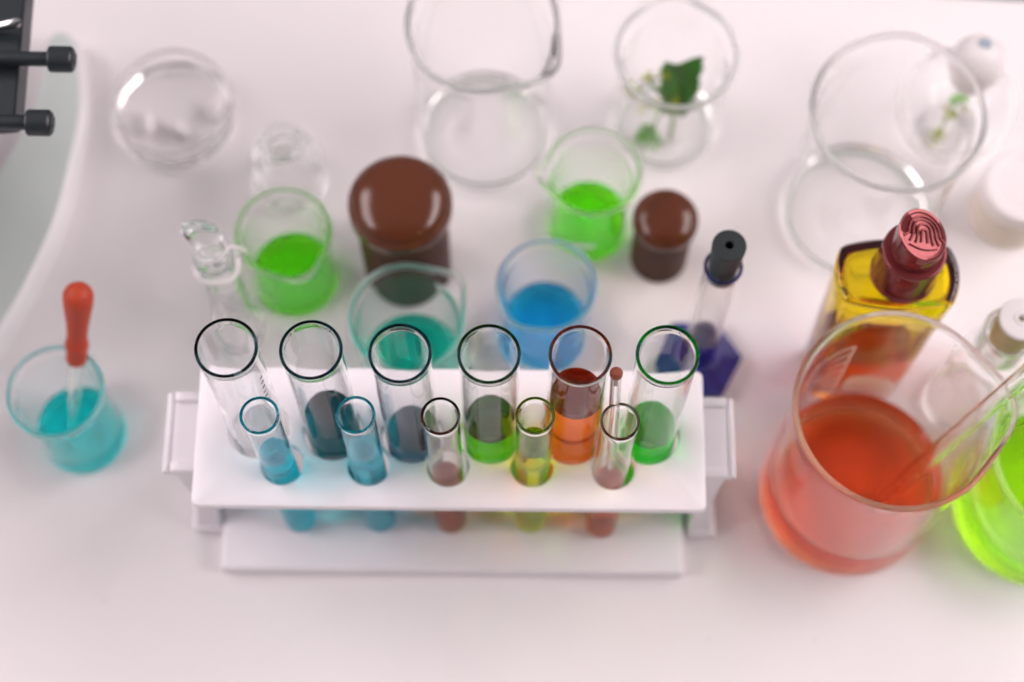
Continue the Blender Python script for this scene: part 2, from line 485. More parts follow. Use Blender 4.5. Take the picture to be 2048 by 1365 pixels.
def beaker_profile(R, Rr, H, t, level=0, fl=None):
    fl = fl or H * .16
    fr = min(.0045, R * .22)
    zs = [H - fl * (1 - f) for f in (0, .25, .5, .7, .85)]
    def rr(z): return R + (Rr - R - .0006) * smooth01((z - (H - fl)) / (fl * 1.05)) ** 1.2
    outer = [(0, .0007)] + [(.72 * R * k / 10, .0006) for k in range(1, 11)] + fillet([(.76 * R, .0005), (R - fr, .0004), (R - fr * .7, 0), (R, 0), (R, H * .4), (R, H * .6)], {1: .001, 2: .001, 3: fr * .8})
    outer += [(rr(z), z) for z in zs]
    bead = .0011
    c = (Rr - bead, H - bead)
    rim = [(c[0] + bead * cos(a), c[1] + bead * sin(a)) for a in [radians(d) for d in (-50, -20, 10, 40, 70, 100, 130, 160, 190)]]
    inner = [(rr(z) - t, z) for z in zs[::-1]]
    if level:
        return outer + rim + inner + [(R - t, (H + level) * .4 + level * .2)] + meniscus(R - t, level, 0, 1.5 if R > .03 else .9)
    inner += fillet([(R - t, H * .6), (R - t, H * .4), (R - t, t * 1.25), (0, t * 1.15)], {2: fr})
    return outer + rim + inner

def beaker_liquid(R, t, level):
    fr = min(.0045, R * .22); r = R - t
    p = fillet([(0, t * 1.15), (r, t * 1.25), (r, level * .8 + .0009)], {1: fr})
    return p + meniscus(r, level, -.00006, 1.5 if R > .03 else .9)

def beaker(label, xy, R, Rr, H, t=.0013, lip_ang=0, lip=0, liquid=None, level=0, zone=None, mat='glass', group='glass beakers on the white table', width=.34):
    o = thing('beaker', label, 'beaker', (*xy, 0), group)
    gb = add_obj('glass_body', lathe(beaker_profile(R, Rr, H, t, level), 112, beaker_deform(Rr, H, lip_ang, lip, zone or H * .17, width)), M[mat], o)
    gb.data.materials.append(M['rim_glass'])      # slightly matt fire-polished lip
    for p in gb.data.polygons:
        if p.center.z > H - .0024: p.material_index = 1
    if liquid:
        add_obj('liquid', lathe(beaker_liquid(R, t, level), 96), M[liquid], o)
    return o

cyan_b = beaker('small beaker of cyan liquid with the red bulb dropper in it', (-.1772, .0302), .0176, .0196, .055, .0012, radians(200), 0, 'cyan', .0115)
green_l = beaker('beaker of bright green liquid with its spout towards the rack', (-.0929, .1010), .0180, .0201, .050, .0012, radians(-66), .0044, 'green', .0090)
teal_b = beaker('wide beaker of dark teal green liquid in front of the big brown jar', (-.0412, .0600), .0211, .0234, .062, .0013, radians(38), .0042, 'teal', .0125)
blue_b = beaker('small beaker of bright blue liquid behind the green and orange tubes', (.0137, .0783), .0183, .0205, .052, .0012, radians(-130), .0020, 'blue', .0110)
green_r = beaker('beaker of bright green liquid with its spout to the left, beside the small brown jar', (.0323, .1272), .0172, .0203, .055, .0012, radians(-174), .0042, 'green', .0090, width=.26)
big_c = beaker('large empty clear beaker cut off by the top edge of the photo', (-.0129, .1716), .0288, .0310, .095, .0016, radians(-36), .0055)
plant_b = beaker('empty clear beaker with the dark leaf and flower sprig standing in it', (.0664, .1763), .0225, .0261, .065, .0013, radians(95), .0024)
big_r = beaker('large empty clear beaker behind the amber bottle, in front of the round flask', (.1488, .1345), .0318, .0346, .095, .0016, radians(80), .0012)
red_b = beaker('large beaker of orange red liquid with white scale and a glass rod in it', (.1378, .0082), .0350, .0377, .110, .0016, radians(2), .0055, 'red', .0250, mat='wavy_glass')
lime_b = beaker('squat beaker of lime green liquid cut off by the right edge of the photo', (.2160, .0032), .0342, .0366, .076, .0015, radians(-30), .003, 'lime', .0215, mat='wavy_glass')

# white printed scale and blank writing patch on the back wall of the red beaker
def wall_quad(bm, R, a0, a1, z0, z1, n=6, zslope=0., skew=0.):
    q = []
    for k in range(n + 1):
        a = a0 + (a1 - a0) * k / n
        q.append((bm.verts.new((R * cos(a), R * sin(a), z0)), bm.verts.new((R * cos(a + skew), R * sin(a + skew), z1))))
    for A, B in zip(q[:-1], q[1:]): bm.faces.new((A[0], B[0], B[1], A[1]))
RW = .0350 + .00012
bm = bmesh.new()
wall_quad(bm, RW, radians(104.6), radians(106.2), .030, .0850)
for k in range(7):
    z = .0834 - k * .0084
    wall_quad(bm, RW, radians(106.2), radians(128 if k % 3 == 0 else 120), z, z + .0021)
add_obj('scale_marks', bm, M['print'], red_b, smooth=False)
def wall_patch(R, a0, a1, z0, z1, rc):
    bm = bmesh.new(); n = 26; col = []
    W = (a1 - a0) * R
    for k in range(n + 1):
        s = W * k / n
        d = min(s, W - s)
        cut = rc - sqrt(max(0, rc * rc - (rc - d) ** 2)) if d < rc else 0
        a = a0 + s / R
        col.append((bm.verts.new((R * cos(a), R * sin(a), z0 + cut * .4)), bm.verts.new((R * cos(a), R * sin(a), z1 - cut))))
    for A, B in zip(col[:-1], col[1:]): bm.faces.new((A[0], B[0], B[1], A[1]))
    return bm
add_obj('writing_patch', wall_patch(RW, radians(66), radians(100), .0285, .0475, .005), M['print'], red_b, smooth=False)

def wall_text(parent, txt, R, a_c, z, size, flip=True):
    """Lettering bent onto a beaker wall (reads from outside)."""
    cu = bpy.data.curves.new('lettering', 'FONT'); cu.body = txt; cu.size = size; cu.align_x = 'CENTER'
    tmp = bpy.data.objects.new('lettering', cu); COL.objects.link(tmp)
    dg = bpy.context.evaluated_depsgraph_get()
    me = bpy.data.meshes.new_from_object(tmp.evaluated_get(dg))
    bpy.data.objects.remove(tmp)
    bm = bmesh.new(); bm.from_mesh(me); bpy.data.meshes.remove(me)
    for v in bm.verts:
        a = a_c + v.co.x / R
        v.co = Vector((R * cos(a), R * sin(a), z + v.co.y * 1.5))
    return add_obj('lettering', bm, M['print'], parent, smooth=False)
for k, s in enumerate(('200', '150', '100')):
    wall_text(red_b, s, RW, radians(133 - k), .0826 - k * .0192, .0052)
add_obj('writing_patch', wall_patch(.0172 + .0001, radians(-112), radians(-82), .0140, .0190, .0015), M['print'], green_r, smooth=False)
bm = bmesh.new()
for a, w in ((96, 1.2), (92.5, .5), (86, 1.4), (82, 1.2), (78, 1.6), (73.5, 1.4)):
    wall_quad(bm, RW, radians(a - w / 2), radians(a + w / 2), .0488, .0506)
add_obj('worn_print', bm, M['print'], red_b, smooth=False)

# glass rod in the red beaker
a, b = Vector((.1512, .0036, .0045)), Vector((.1835, .0150, .172))
LR = (b - a).length
rod = lathe(fillet([(.0024, .0002), (.0032, 0), (.0033, .001), (.0033, LR), (.0024, LR)], {1: .0003, 2: .0005}), 40, close=True)
g = tag(add_obj('glass_rod', rod, M['clear_rod']), 'thick hollow glass rod leaning in the red beaker towards the right edge', 'stirring rod'); g.matrix_local = axis_frame(a, b)

# dropper in the cyan beaker
tip, top = Vector((-.18050, .02480, .0030)), Vector((-.16204, .06106, .0945))
top = tip + (top - tip)
dr = thing('dropper', 'glass dropper with a matt orange red rubber bulb leaning in the cyan beaker', 'dropper')
fr = axis_frame(tip, top); L = (top - tip).length
pz = [(.0006, 0), (.0014, .0002), (.0016, .004), (.0030, .016), (.0031, L * .55), (.0031, L * .66), (.0021, L * .66), (.0021, L * .55), (.0020, .016), (.0008, .004)]
g = add_obj('pipette', lathe(pz, 32, close=True), M['clear_rod'], dr); g.matrix_local = fr
s = L * .53; e = L
bulb = [(.0031, s), (.0038, s + .0002), (.0041, s + .001), (.0041, s + .0065), (.0042, s + .0078), (.0046, s + .0086), (.0046, s + .0106), (.0041, s + .0118), (.0040, s + .016), (.0043, s + .022), (.0050, s + .028), (.00565, s + .0335), (.0058, s + .0365)]
zc = s + .0375; r0 = .0058
bulb += [(r0 * cos(a), zc + r0 * .95 * sin(a)) for a in [radians(k) for k in (10, 25, 40, 55, 70, 82)]] + [(0, zc + r0 * .95)]
g = add_obj('rubber_bulb', lathe(bulb, 48), M['red_rubber'], dr); g.matrix_local = fr

# ------------------------------------------------------------------ brown jars with domed caps
def brown_jar(label, xy, R, H, Rc):
    o = thing('brown_jar', label, 'jar', (*xy, 0), 'brown jars with domed caps')
    cap_h = Rc * .62
    z1 = H - cap_h * .55
    body = fillet([(0, .0006), (R * .8, 0), (R, 0), (R, z1 * .8), (Rc * .90, z1), (Rc * .90, z1 + .001), (0, z1 + .001)], {2: .0025, 3: .004, 4: .001})
    add_obj('jar_body', lathe(body, 72), M['brown_jar'], o)
    k = Rc / .0208
    cap = fillet([(0, z1 + .0012), (Rc * .97, z1 + .0012), (Rc, z1 + .0025 * k), (Rc, z1 + .0075 * k), (Rc * .965, z1 + .0092 * k), (Rc * .925, z1 + .0092 * k)], {1: .0004, 2: .0008, 3: .0016 * k, 4: .0007 * k}, 6)
    zb = z1 + .0094 * k; rb = Rc * .915; dh = .0074 * k
    cap += [(rb * cos(a), zb + dh * sin(a)) for a in [radians(d) for d in range(6, 90, 7)]] + [(0, zb + dh)]
    add_obj('domed_cap', lathe(cap, 88), M['brown_cap'], o)
brown_jar('big brown jar with a glossy domed cap behind the teal beaker', (-.0450, .1069), .0185, .065, .0208)
brown_jar('small brown jar with a glossy domed cap beside the right green beaker', (.0626, .1123), .0122, .040, .0136)

# ------------------------------------------------------------------ petri dish
pd = thing('petri_dish', 'round clear glass petri dish standing alone beside the microscope', 'petri dish', (-.1498, .1776, 0))
R, H, t = .0258, .0150, .0018
prof = fillet([(0, .0008), (R * .9, 0), (R, 0), (R + .0004, H), (R - t, H), (R - t - .0003, t * 1.3), (0, t)], {2: .0040, 3: .0009, 4: .0009, 5: .0065}, 7)
add_obj('glass_dish', lathe(prof, 96), M['soft_glass'], pd)

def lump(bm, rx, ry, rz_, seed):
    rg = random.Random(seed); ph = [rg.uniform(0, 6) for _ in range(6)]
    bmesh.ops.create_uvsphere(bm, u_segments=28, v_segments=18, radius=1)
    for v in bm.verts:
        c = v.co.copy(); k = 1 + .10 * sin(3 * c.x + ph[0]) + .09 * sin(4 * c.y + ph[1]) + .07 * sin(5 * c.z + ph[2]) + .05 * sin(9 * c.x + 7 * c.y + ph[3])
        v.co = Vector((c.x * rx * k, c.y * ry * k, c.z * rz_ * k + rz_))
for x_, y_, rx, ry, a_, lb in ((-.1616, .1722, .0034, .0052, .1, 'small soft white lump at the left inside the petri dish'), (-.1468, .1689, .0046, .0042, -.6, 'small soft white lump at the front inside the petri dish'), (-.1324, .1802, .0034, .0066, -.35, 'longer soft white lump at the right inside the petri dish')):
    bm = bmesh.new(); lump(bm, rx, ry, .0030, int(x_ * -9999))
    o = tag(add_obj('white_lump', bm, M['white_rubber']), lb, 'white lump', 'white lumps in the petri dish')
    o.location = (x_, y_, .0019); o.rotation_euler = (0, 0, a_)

# ------------------------------------------------------------------ small clear bottle behind the green beaker
bt = thing('small_bottle', 'small open clear glass bottle with a thick round mouth behind the left green beaker', 'glass bottle', (-.0976, .1474, 0))
prof = fillet([(0, .0012), (.0120, 0), (.0158, 0), (.0160, .018), (.0128, .0262), (.0082, .029), (.0080, .0335), (.0098, .0345), (.0098, .0375), (.0062, .0378), (.0060, .029), (.0110, .0245), (.0144, .017), (.0142, .0026), (0, .0030)],
              {2: .003, 3: .006, 4: .004, 5: .002, 6: .0008, 7: .0009, 8: .0012, 9: .0012, 10: .002, 11: .004, 12: .005, 13: .003})
add_obj('glass_body', lathe(prof, 80), M['glass'], bt)

# ------------------------------------------------------------------ stoppered tube bottle on the left
sb = thing('stoppered_tube', 'narrow clear glass tube with a ground glass stopper tied by a loop', 'stoppered tube', (-.1151, .0771, 0))
prof = fillet([(0, .0010), (.0085, 0), (.0110, 0), (.0112, .008), (.0078, .019), (.0074, .060), (.0074, .0745), (.0082, .0752), (.0082, .0790), (.0064, .0792), (.0060, .055), (.0062, .019), (.0092, .009), (.0090, .0024), (0, .0026)],
              {2: .003, 3: .004, 4: .004, 6: .0006, 7: .0009, 8: .0009, 9: .0006, 10: .002, 11: .004, 12: .004, 13: .003})
add_obj('glass_body', lathe(prof, 64), M['glass'], sb)
prof = fillet([(0, .0470), (.0048, .0470), (.0058, .0760), (.0060, .0815), (.0046, .0835), (.0040, .0870), (0, .0880)], {1: .0012, 3: .001, 4: .001, 5: .001})
s = add_obj('glass_stopper', lathe(prof, 56), M['glass'], sb)
bm = bmesh.new(); bmesh.ops.create_uvsphere(bm, u_segments=32, v_segments=20, radius=1)
for v in bm.verts:
    zz = v.co.z
    w = 1 - .25 * zz
    v.co = Vector((v.co.x * .0060 * w, v.co.y * .0032 * w, zz * .0098))
bm.transform(Matrix.Translation((-.0030, .0035, .0935)) @ Matrix.Rotation(radians(-32), 4, 'Y') @ Matrix.Rotation(radians(28), 4, 'Z'))
add_obj('flat_grip', bm, M['glass'], s)
bm = bmesh.new()
pts = []
for k in range(61):
    tt = k / 60; a = radians(60) + tt * 2 * pi * 2.0
    pts.append((.0086 * cos(a), .0086 * sin(a), .0735 - .0030 * tt + .0006 * sin(3 * a)))
tube_path(bm, pts, .00065, 8)
lp = [(.0086 * cos(radians(20)), .0086 * sin(radians(20)), .0730), (.0108, .0030, .0752), (.0120, .0022, .0800), (.0100, .0018, .0838), (.0066, .0012, .0850), (.0030, -.0034, .0846), (-.0030, -.0042, .0846), (-.0056, 0, .0848), (-.0030, .0044, .0848), (.0030, .0042, .0848), (.0062, .0014, .0842)]
sm = []
for i in range(len(lp) - 1):
    p0, p1, p2, p3 = [Vector(lp[max(0, min(len(lp) - 1, j))]) for j in (i - 1, i, i + 1, i + 2)]
    for q in range(6):
        u = q / 6
        sm.append(.5 * ((2 * p1) + (p2 - p0) * u + (2 * p0 - 5 * p1 + 4 * p2 - p3) * u * u + (3 * p1 - p0 - 3 * p2 + p3) * u ** 3))
tube_path(bm, sm, .00075, 8)
add_obj('tie_loop', bm, M['white_rubber'], sb)

# ------------------------------------------------------------------ graduated cylinder with hexagonal foot and black stopper
gc = thing('measuring_cylinder', 'slim clear measuring cylinder on a violet blue hexagonal foot with a black rubber stopper', 'measuring cylinder', (.0776, .0640, 0))
bm = bmesh.new()
lv = []
for r, z in ((.0184, 0), (.0190, .0008), (.0190, .0058), (.0183, .0068), (.0110, .0098), (.0092, .0140), (.0080, .0145)):
    n = 48; ring = []
    for k in range(n):
        a = 2 * pi * k / n
        hexr = cos(pi / 6) / cos((a % (pi / 3)) - pi / 6)
        w = smooth01((z - .0062) / .004)
        rr = r * (hexr * (1 - w) + w)
        ring.append(bm.verts.new((rr * cos(a + .05), rr * sin(a + .05), z)))
    lv.append(ring)
for A, B in zip(lv[:-1], lv[1:]):
    for k in range(48): bm.faces.new((A[k], A[(k + 1) % 48], B[(k + 1) % 48], B[k]))
bm.faces.new(lv[0][::-1]); bm.faces.new(lv[-1])
add_obj('hexagonal_foot', bm, M['violet'], gc, sharp=62)
R = .0068; H = .1060
prof = fillet([(0, .0105), (R, .0105), (R, H - .003), (R + .0006, H), (R - .0009, H), (R - .0011, H - .004), (R - .0011, .0368), (R - .0023, .0352), (0, .0350)], {1: .002, 3: .0004, 4: .0004, 6: .001, 7: .001})
g = add_obj('glass_tube', lathe(prof, 64), M['glass'], gc)
r = R - .0011
add_obj('liquid', lathe(fillet([(0, .0119), (r, .0119), (r, .0367), (r - .0012, .03514), (0, .03494)], {1: .002, 2: .001, 3: .001}), 56), M['violet_liquid'], gc)
prof = fillet([(.0013, .0985), (.0051, .0985), (.0063, .1255), (.0016, .1257)], {1: .0005, 2: .0006})
add_obj('rubber_stopper', lathe(prof, 56, close=True), M['rubber'], gc)

# ------------------------------------------------------------------ amber bottle with maroon cap
AMX, AMY = .1414, .0612
ab = thing('amber_bottle', 'square yellow amber glass bottle with a glossy maroon cap behind the red beaker', 'bottle', (AMX, AMY, 0))
def amber_section(hx, hy, bulge, rc, n=16):
    cs = [(-hx, -hy), (hx, -hy), (hx, hy), (-hx, hy)]
    pts = []
    for k in range(4):
        a = Vector(cs[k]); b = Vector(cs[(k + 1) % 4]); t = (b - a).normalized(); nn = Vector((t.y, -t.x))
        for j in range(n):
            u = (j + .5) / n
            u = u * (1 - 2 * rc) + rc
            p = a.lerp(b, u) + nn * bulge * (1 - (2 * u - 1) ** 2)
            pts.append((p.x, p.y))
    return pts
def amber_loft(specs):
    bm = bmesh.new(); rings = []
    for hx, hy, bu, z in specs:
        rings.append([bm.verts.new((x * .98, y * .98, z * 1.159)) for x, y in amber_section(hx, hy, bu, .0)])
    m = len(rings[0])
    for A, B in zip(rings[:-1], rings[1:]):
        for k in range(m): bm.faces.new((A[k], A[(k + 1) % m], B[(k + 1) % m], B[k]))
    b0 = bm.verts.new((0, 0, specs[0][3] * 1.159)); b1 = bm.verts.new((0, 0, specs[-1][3] * 1.159))
    for k in range(m):
        bm.faces.new((rings[0][(k + 1) % m], rings[0][k], b0)); bm.faces.new((rings[-1][k], rings[-1][(k + 1) % m], b1))
    return bm
outer = [(.0168, .0092, .0015, 0), (.0180, .0100, .002, .0008), (.0184, .0104, .002, .003), (.0191, .0110, .0024, .045), (.0199, .0113, .0028, .080), (.0204, .0116, .003, .0905), (.0202, .0114, .003, .0922), (.0194, .0107, .0028, .0931), (.0184, .0099, .0026, .0932)]
bm = amber_loft(outer)
inner = [(.0120, .0056, .0012, .005), (.0144, .0068, .0017, .007), (.0152, .0074, .002, .011), (.0162, .0082, .0023, .0380), (.0164, .0084, .0024, .045), (.0176, .0092, .0027, .078), (.0178, .0094, .0027, .0880), (.0168, .0086, .0025, .0900), (.0142, .0066, .002, .0905)]
add_obj('oil', amber_loft(inner[:3] + [(.0162, .0082, .0023, .03794)]), M['oil'], ab, sharp=40)
bi = amber_loft(inner[3:])                       # the cavity above the oil
for f in bi.faces: f.normal_flip()
me = bpy.data.meshes.new('tmp'); bi.to_mesh(me); bi.free(); bm.from_mesh(me); bpy.data.meshes.remove(me)
add_obj('glass_body', bm, M['amber'], ab, sharp=50)
cap_xy = (.0017, 0.0)
prof = fillet([(0, .0934), (.0126, .0934), (.0126, .0944), (.0121, .0950), (.0116, .1125), (.0119, .1132), (.0117, .1150), (.0102, .1152), (0, .1152)], {1: .0004, 4: .0006, 5: .0006, 6: .0008})
c = add_obj('cap', lathe(prof, 72), M['maroon'], ab, sharp=50); c.location = (*cap_xy, .1080 - .0932 * .975); c.scale = (.975, .975, .975)
# upper turret with a slanted recessed face
bm = bmesh.new(); seg = 72
nrm = Vector((.40, -.17, .90)).normalized()
def plane_z(x, y, z0): return z0 - (nrm.x * x + nrm.y * y) / nrm.z
Rt = .0094; rings = []
for r, zf in ((Rt, None), (Rt, .6), (Rt, 1.), (Rt - .0004, 1.06), (Rt - .0013, 1.06), (Rt - .0017, .98)):
    ring = []
    for k in range(seg):
        a = 2 * pi * k / seg; x, y = r * cos(a), r * sin(a)
        zt = plane_z(x, y, .1288)
        z = .1150 if zf is None else .1150 + (zt - .1150) * zf if zf <= 1 and zf > .99 or zf < .9 else zt + (zf - 1) * .008
        ring.append(bm.verts.new((x, y, z)))
    rings.append(ring)
for A, B in zip(rings[:-1], rings[1:]):
    for k in range(seg): bm.faces.new((A[k], A[(k + 1) % seg], B[(k + 1) % seg], B[k]))
ctr = bm.verts.new((0, 0, plane_z(0, 0, .1288) - .0002))
for k in range(seg): bm.faces.new((rings[-1][k], rings[-1][(k + 1) % seg], ctr))
tu = add_obj('pour_spout', bm, M['maroon'], c, sharp=40)
bm = bmesh.new()
for q, (w, h0, h1) in enumerate(((.0010, -.0025, .0022), (.0026, -.0030, .0042), (.0043, -.0026, .0058), (.0060, -.0012, .0070))):
    pts = []
    for k in range(31):
        u = k / 30
        if u < .25: x, y = -w * (1 + .35 * (1 - u / .25) ** 2), h0 + (h1 - w - h0) * (u / .25)
        elif u > .75: x, y = w * (1 + .35 * ((u - .75) / .25) ** 2), h0 + (h1 - w - h0) * ((1 - u) / .25)
        else:
            a = pi - (u - .25) / .5 * pi; x, y = w * cos(a), h1 - w + w * sin(a)
        X, Y = x + .0006, y - .0002
        pts.append((X, Y, plane_z(X, Y, .1288) + .0001))
    tube_path(bm, pts, .00048, 8)
pts = [(-.0055 + .011 * k / 12, -.0042 - .0012 * sin(pi * k / 12), 0) for k in range(13)]
tube_path(bm, [(x, y, plane_z(x, y, .1288) + .0001) for x, y, _ in pts], .0003, 6)
add_obj('embossed_arches', bm, M['maroon'], tu)

# ------------------------------------------------------------------ clear bottle with a white stopper, right edge
cb = thing('stoppered_bottle', 'clear glass bottle with a tan sided white rubber stopper at the right edge', 'glass bottle', (.1885, .0490, 0))
prof = fillet([(0, .0012), (.0115, 0), (.0148, 0), (.0150, .045), (.0120, .058), (.0096, .064), (.0094, .0775), (.0102, .0785), (.0102, .0805), (.0088, .0808), (.0080, .062), (.0108, .056), (.0136, .044), (.0134, .0024), (0, .0026)],
              {2: .003, 3: .008, 4: .004, 5: .003, 6: .0006, 7: .0008, 8: .0007, 9: .0006, 10: .003, 11: .004, 12: .006, 13: .003})
add_obj('glass_body', lathe(prof, 72), M['glass'], cb)
prof = fillet([(0, .0660), (.0066, .0660), (.0080, .0800), (.0086, .0905), (0, .0906)], {1: .001, 3: .0008})
s = add_obj('rubber_stopper', lathe(prof, 56), M['tan_rubber'], cb); s.location = (.0014, .0010, 0)
prof = fillet([(.0012, .0907), (.0085, .0907), (.0083, .0921), (.0030, .0923), (.0026, .0927), (.0015, .0927), (.0012, .0921)], {1: .0003, 2: .0005, 3: .0003, 4: .0003, 5: .0003})
add_obj('stopper_face', lathe(prof, 56, close=True), M['white_rubber'], s)

# ------------------------------------------------------------------ jar with white screw cap, right edge
WJX, WJY = .2146, .1345
wj = thing('white_capped_jar', 'pale tan jar with a ridged white screw cap cut off by the right edge', 'jar', (WJX, WJY, 0))
prof = fillet([(0, .0006), (.0130, 0), (.0150, 0), (.0150, .027), (.0132, .031), (0, .031)], {2: .002, 3: .003})
add_obj('jar_body', lathe(prof, 64), M['tan_jar'], wj)
def ridges(r, z, t): return (r * (1 + .008 * cos(60 * t)) if .0325 < z < .0425 and r > .0148 else r), z
prof = fillet([(0, .0312), (.0152, .0312), (.0155, .033), (.0155, .042), (.0150, .0445), (.0120, .0448), (.0108, .0438), (0, .0438)], {1: .0004, 4: .0012, 5: .0006, 6: .0008})
add_obj('screw_cap', lathe(prof, 240, ridges), M['white_cap'], wj)
wj.scale = (1.1, 1.1, .67)

# ------------------------------------------------------------------ round flask with a white bulb stopper, top right
rf = thing('round_flask', 'round clear flask with a white bulb stopper and a tiny sprig inside', 'flask', (.1903, .1745, 0))
def sph(R, zc, a0, a1, n): return [(R * cos(radians(a0 + (a1 - a0) * k / n)), zc + R * sin(radians(a0 + (a1 - a0) * k / n))) for k in range(n + 1)]
Ro, zc, t = .0252, .0240, .0013
outer = [(0, .0004), (.0125, .0000)] + sph(Ro, zc, -58, 68, 24) + [(.0088, .0490), (.0088, .0540), (.0098, .0545), (.0098, .0560)]
inner = [(.0078, .0562), (.0076, .0490)] + sph(Ro - t, zc, 69, -58, 24) + [(.0122, .0017), (0, .0017)]
add_obj('glass_bulb', lathe(outer + inner, 88), M['glass'], rf)
prof = [(0, .0420), (.0050, .0425), (.0072, .0470), (.0075, .0555), (.0102, .0570), (.0110, .0585)] + sph(.0112, .0625, -12, 84, 14) + [(0, .0737)]
s = add_obj('bulb_stopper', lathe(prof, 56), M['white_rubber'], rf)
add_obj('blue_plug', lathe(fillet([(0, .0715), (.0028, .0715), (.0028, .0741), (.0018, .0746), (0, .0746)], {2: .0006, 3: .0006}), 32), M['blue_grey'], s).location = (.0006, .0022, -.0006)

# ------------------------------------------------------------------ leaves and sprigs
def leaf_mesh(bm, L, W, mat, cup=.15, bend=.3, notch=0., teeth=0, thick=.00035, tooth=.05):
    """Leaf along local +Y with thickness; mat places it."""
    nu, nv = 24, 10
    top, bot = [], []
    for j in range(nu + 1):
        u = j / nu
        w = W * .5 * (min(1, .45 + 1.1 * u) if notch else sin(pi * min(1, u * .98 + .02)) ** .7)
        if teeth: w *= 1 + tooth * (1 - abs(((u * teeth) % 1) * 2 - 1)) + .03 * sin(17 * u)
        rt, rb = [], []
        for i in range(nv + 1):
            s = i / nv * 2 - 1
            y = L * u
            if notch: y += L * notch * u ** 3 * (s * s * .62 - .25 + .22 * s)
            z = cup * W * s * s + bend * L * u * u + .05 * W * sin(9 * u + 4 * s) + .05 * W * s * s * sin(23 * u + 2 * s) - .03 * W * exp(-(s * 6) ** 2)
            rt.append(bm.verts.new(mat @ Vector((s * w, y, z + thick)))); rb.append(bm.verts.new(mat @ Vector((s * w, y, z))))
        top.append(rt); bot.append(rb)
    for j in range(nu):
        for i in range(nv):
            bm.faces.new((top[j][i], top[j][i + 1], top[j + 1][i + 1], top[j + 1][i]))
            bm.faces.new((bot[j][i], bot[j + 1][i], bot[j + 1][i + 1], bot[j][i + 1]))
        bm.faces.new((top[j][0], top[j + 1][0], bot[j + 1][0], bot[j][0])); bm.faces.new((top[j + 1][nv], top[j][nv], bot[j][nv], bot[j + 1][nv]))
    for i in range(nv):
        bm.faces.new((top[0][i + 1], top[0][i], bot[0][i], bot[0][i + 1])); bm.faces.new((top[nu][i], top[nu][i + 1], bot[nu][i + 1], bot[nu][i]))
    return bm

def basis(origin, ydir, zdir):
    y = Vector(ydir).normalized(); z = Vector(zdir); z = (z - y * z.dot(y)).normalized(); x = y.cross(z)
    m = Matrix((x, y, z)).transposed().to_4x4(); m.translation = Vector(origin); return m

# dark cut leaf standing in the plant beaker
lf = thing('leaf', 'dark green cut leaf with serrated edges standing in the plant beaker', 'leaf', (.0698, .1740, 0))
bm = bmesh.new()
leaf_mesh(bm, .0330, .0148, basis((0, .001, .0165), (.02, .28, 1), (0, -1, .3)), .22, .05, .26, 9, tooth=.24)
add_obj('blade', bm, M['leaf'], lf)
bm = bmesh.new(); mm = basis((0, .001, .0165), (.02, .28, 1), (0, -1, .3))
tube_path(bm, [mm @ Vector((0, .030 * k / 8, .0005 + .05 * .033 * (k / 9) ** 2 + .05 * .0148 * sin(9 * k / 9))) for k in range(9)], [.0006 - .00005 * k for k in range(9)], 6)
add_obj('midrib', bm, M['stem'], lf)
bm = bmesh.new(); tube_path(bm, [(-.0010, -.0050, .0016), (-.0008, -.0030, .008), (-.0002, .0, .0170), (0, .0026, .026)], [.0008, .0009, .0008, .0005], 8)
add_obj('stem', bm, M['stem'], lf)

sp = thing('flower_sprig', 'pale green sprig with small yellow florets lying in the plant beaker left of the leaf', 'flower sprig', (.0588, .1690, 0))
bm = bmesh.new()
stems = [[(.0002, .0005, .0030), (.0040, .0040, .0150), (.0058, .0052, .0260), (.0030, .0040, .0350), (-.0030, .0060, .0440)],
         [(.0058, .0052, .0260), (.0020, .0020, .0300), (-.0060, .0050, .0330), (-.0100, .0080, .0345)],
         [(.0030, .0040, .0350), (.0040, .0080, .0420)], [(.0058, .0052, .026), (.0090, .0010, .0320)]]
for s_ in stems: tube_path(bm, s_, .0006, 8)
add_obj('stem', bm, M['stem'], sp)
rnd = random.Random(3)
def clump(bm, c, n, rad, leafl, rng, w=.6):
    for _ in range(n):
        d = Vector((rng.uniform(-1, 1), rng.uniform(-1, 1), rng.uniform(-.3, 1))).normalized()
        o = Vector(c) + d * rad * rng.uniform(.1, .8)
        up = Vector((rng.uniform(-1, 1), rng.uniform(-1, 1), rng.uniform(-1, 1)))
        l = leafl * rng.uniform(.7, 1.2)
        m = basis(o, d, up)
        a = bm.verts.new(m @ Vector((0, 0, 0))); tip_ = bm.verts.new(m @ Vector((0, l, l * .15)))
        L_ = bm.verts.new(m @ Vector((-l * w * .5, l * .5, l * .12))); R_ = bm.verts.new(m @ Vector((l * w * .5, l * .5, l * .12)))
        mid = bm.verts.new(m @ Vector((0, l * .5, 0))); und = bm.verts.new(m @ Vector((0, l * .5, -l * .08)))
        for f in ((a, R_, mid), (mid, R_, tip_), (a, mid, L_), (L_, mid, tip_), (a, und, R_), (R_, und, tip_), (L_, und, a), (tip_, und, L_)):
            bm.faces.new(f)
for c in ((-.0030, .0062, .0445), (.0040, .0085, .0425), (-.0102, .0082, .0350), (-.0072, .0055, .0335), (.0092, .0008, .0325), (.0008, .0020, .0310), (-.0040, .0010, .0300)):
    bm = bmesh.new(); clump(bm, c, 16, .0020, .0024, rnd)
    add_obj('floret', bm, M['floret'], sp, smooth=False)
for c in ((.0000, .0000, .0035), (.0028, -.0018, .0030), (-.0022, -.0014, .0030), (.0004, .0022, .0055)):
    bm = bmesh.new(); clump(bm, c, 14, .0018, .0036, rnd, .8)
    add_obj('leaflet', bm, M['leaf_pale'], sp, smooth=False)

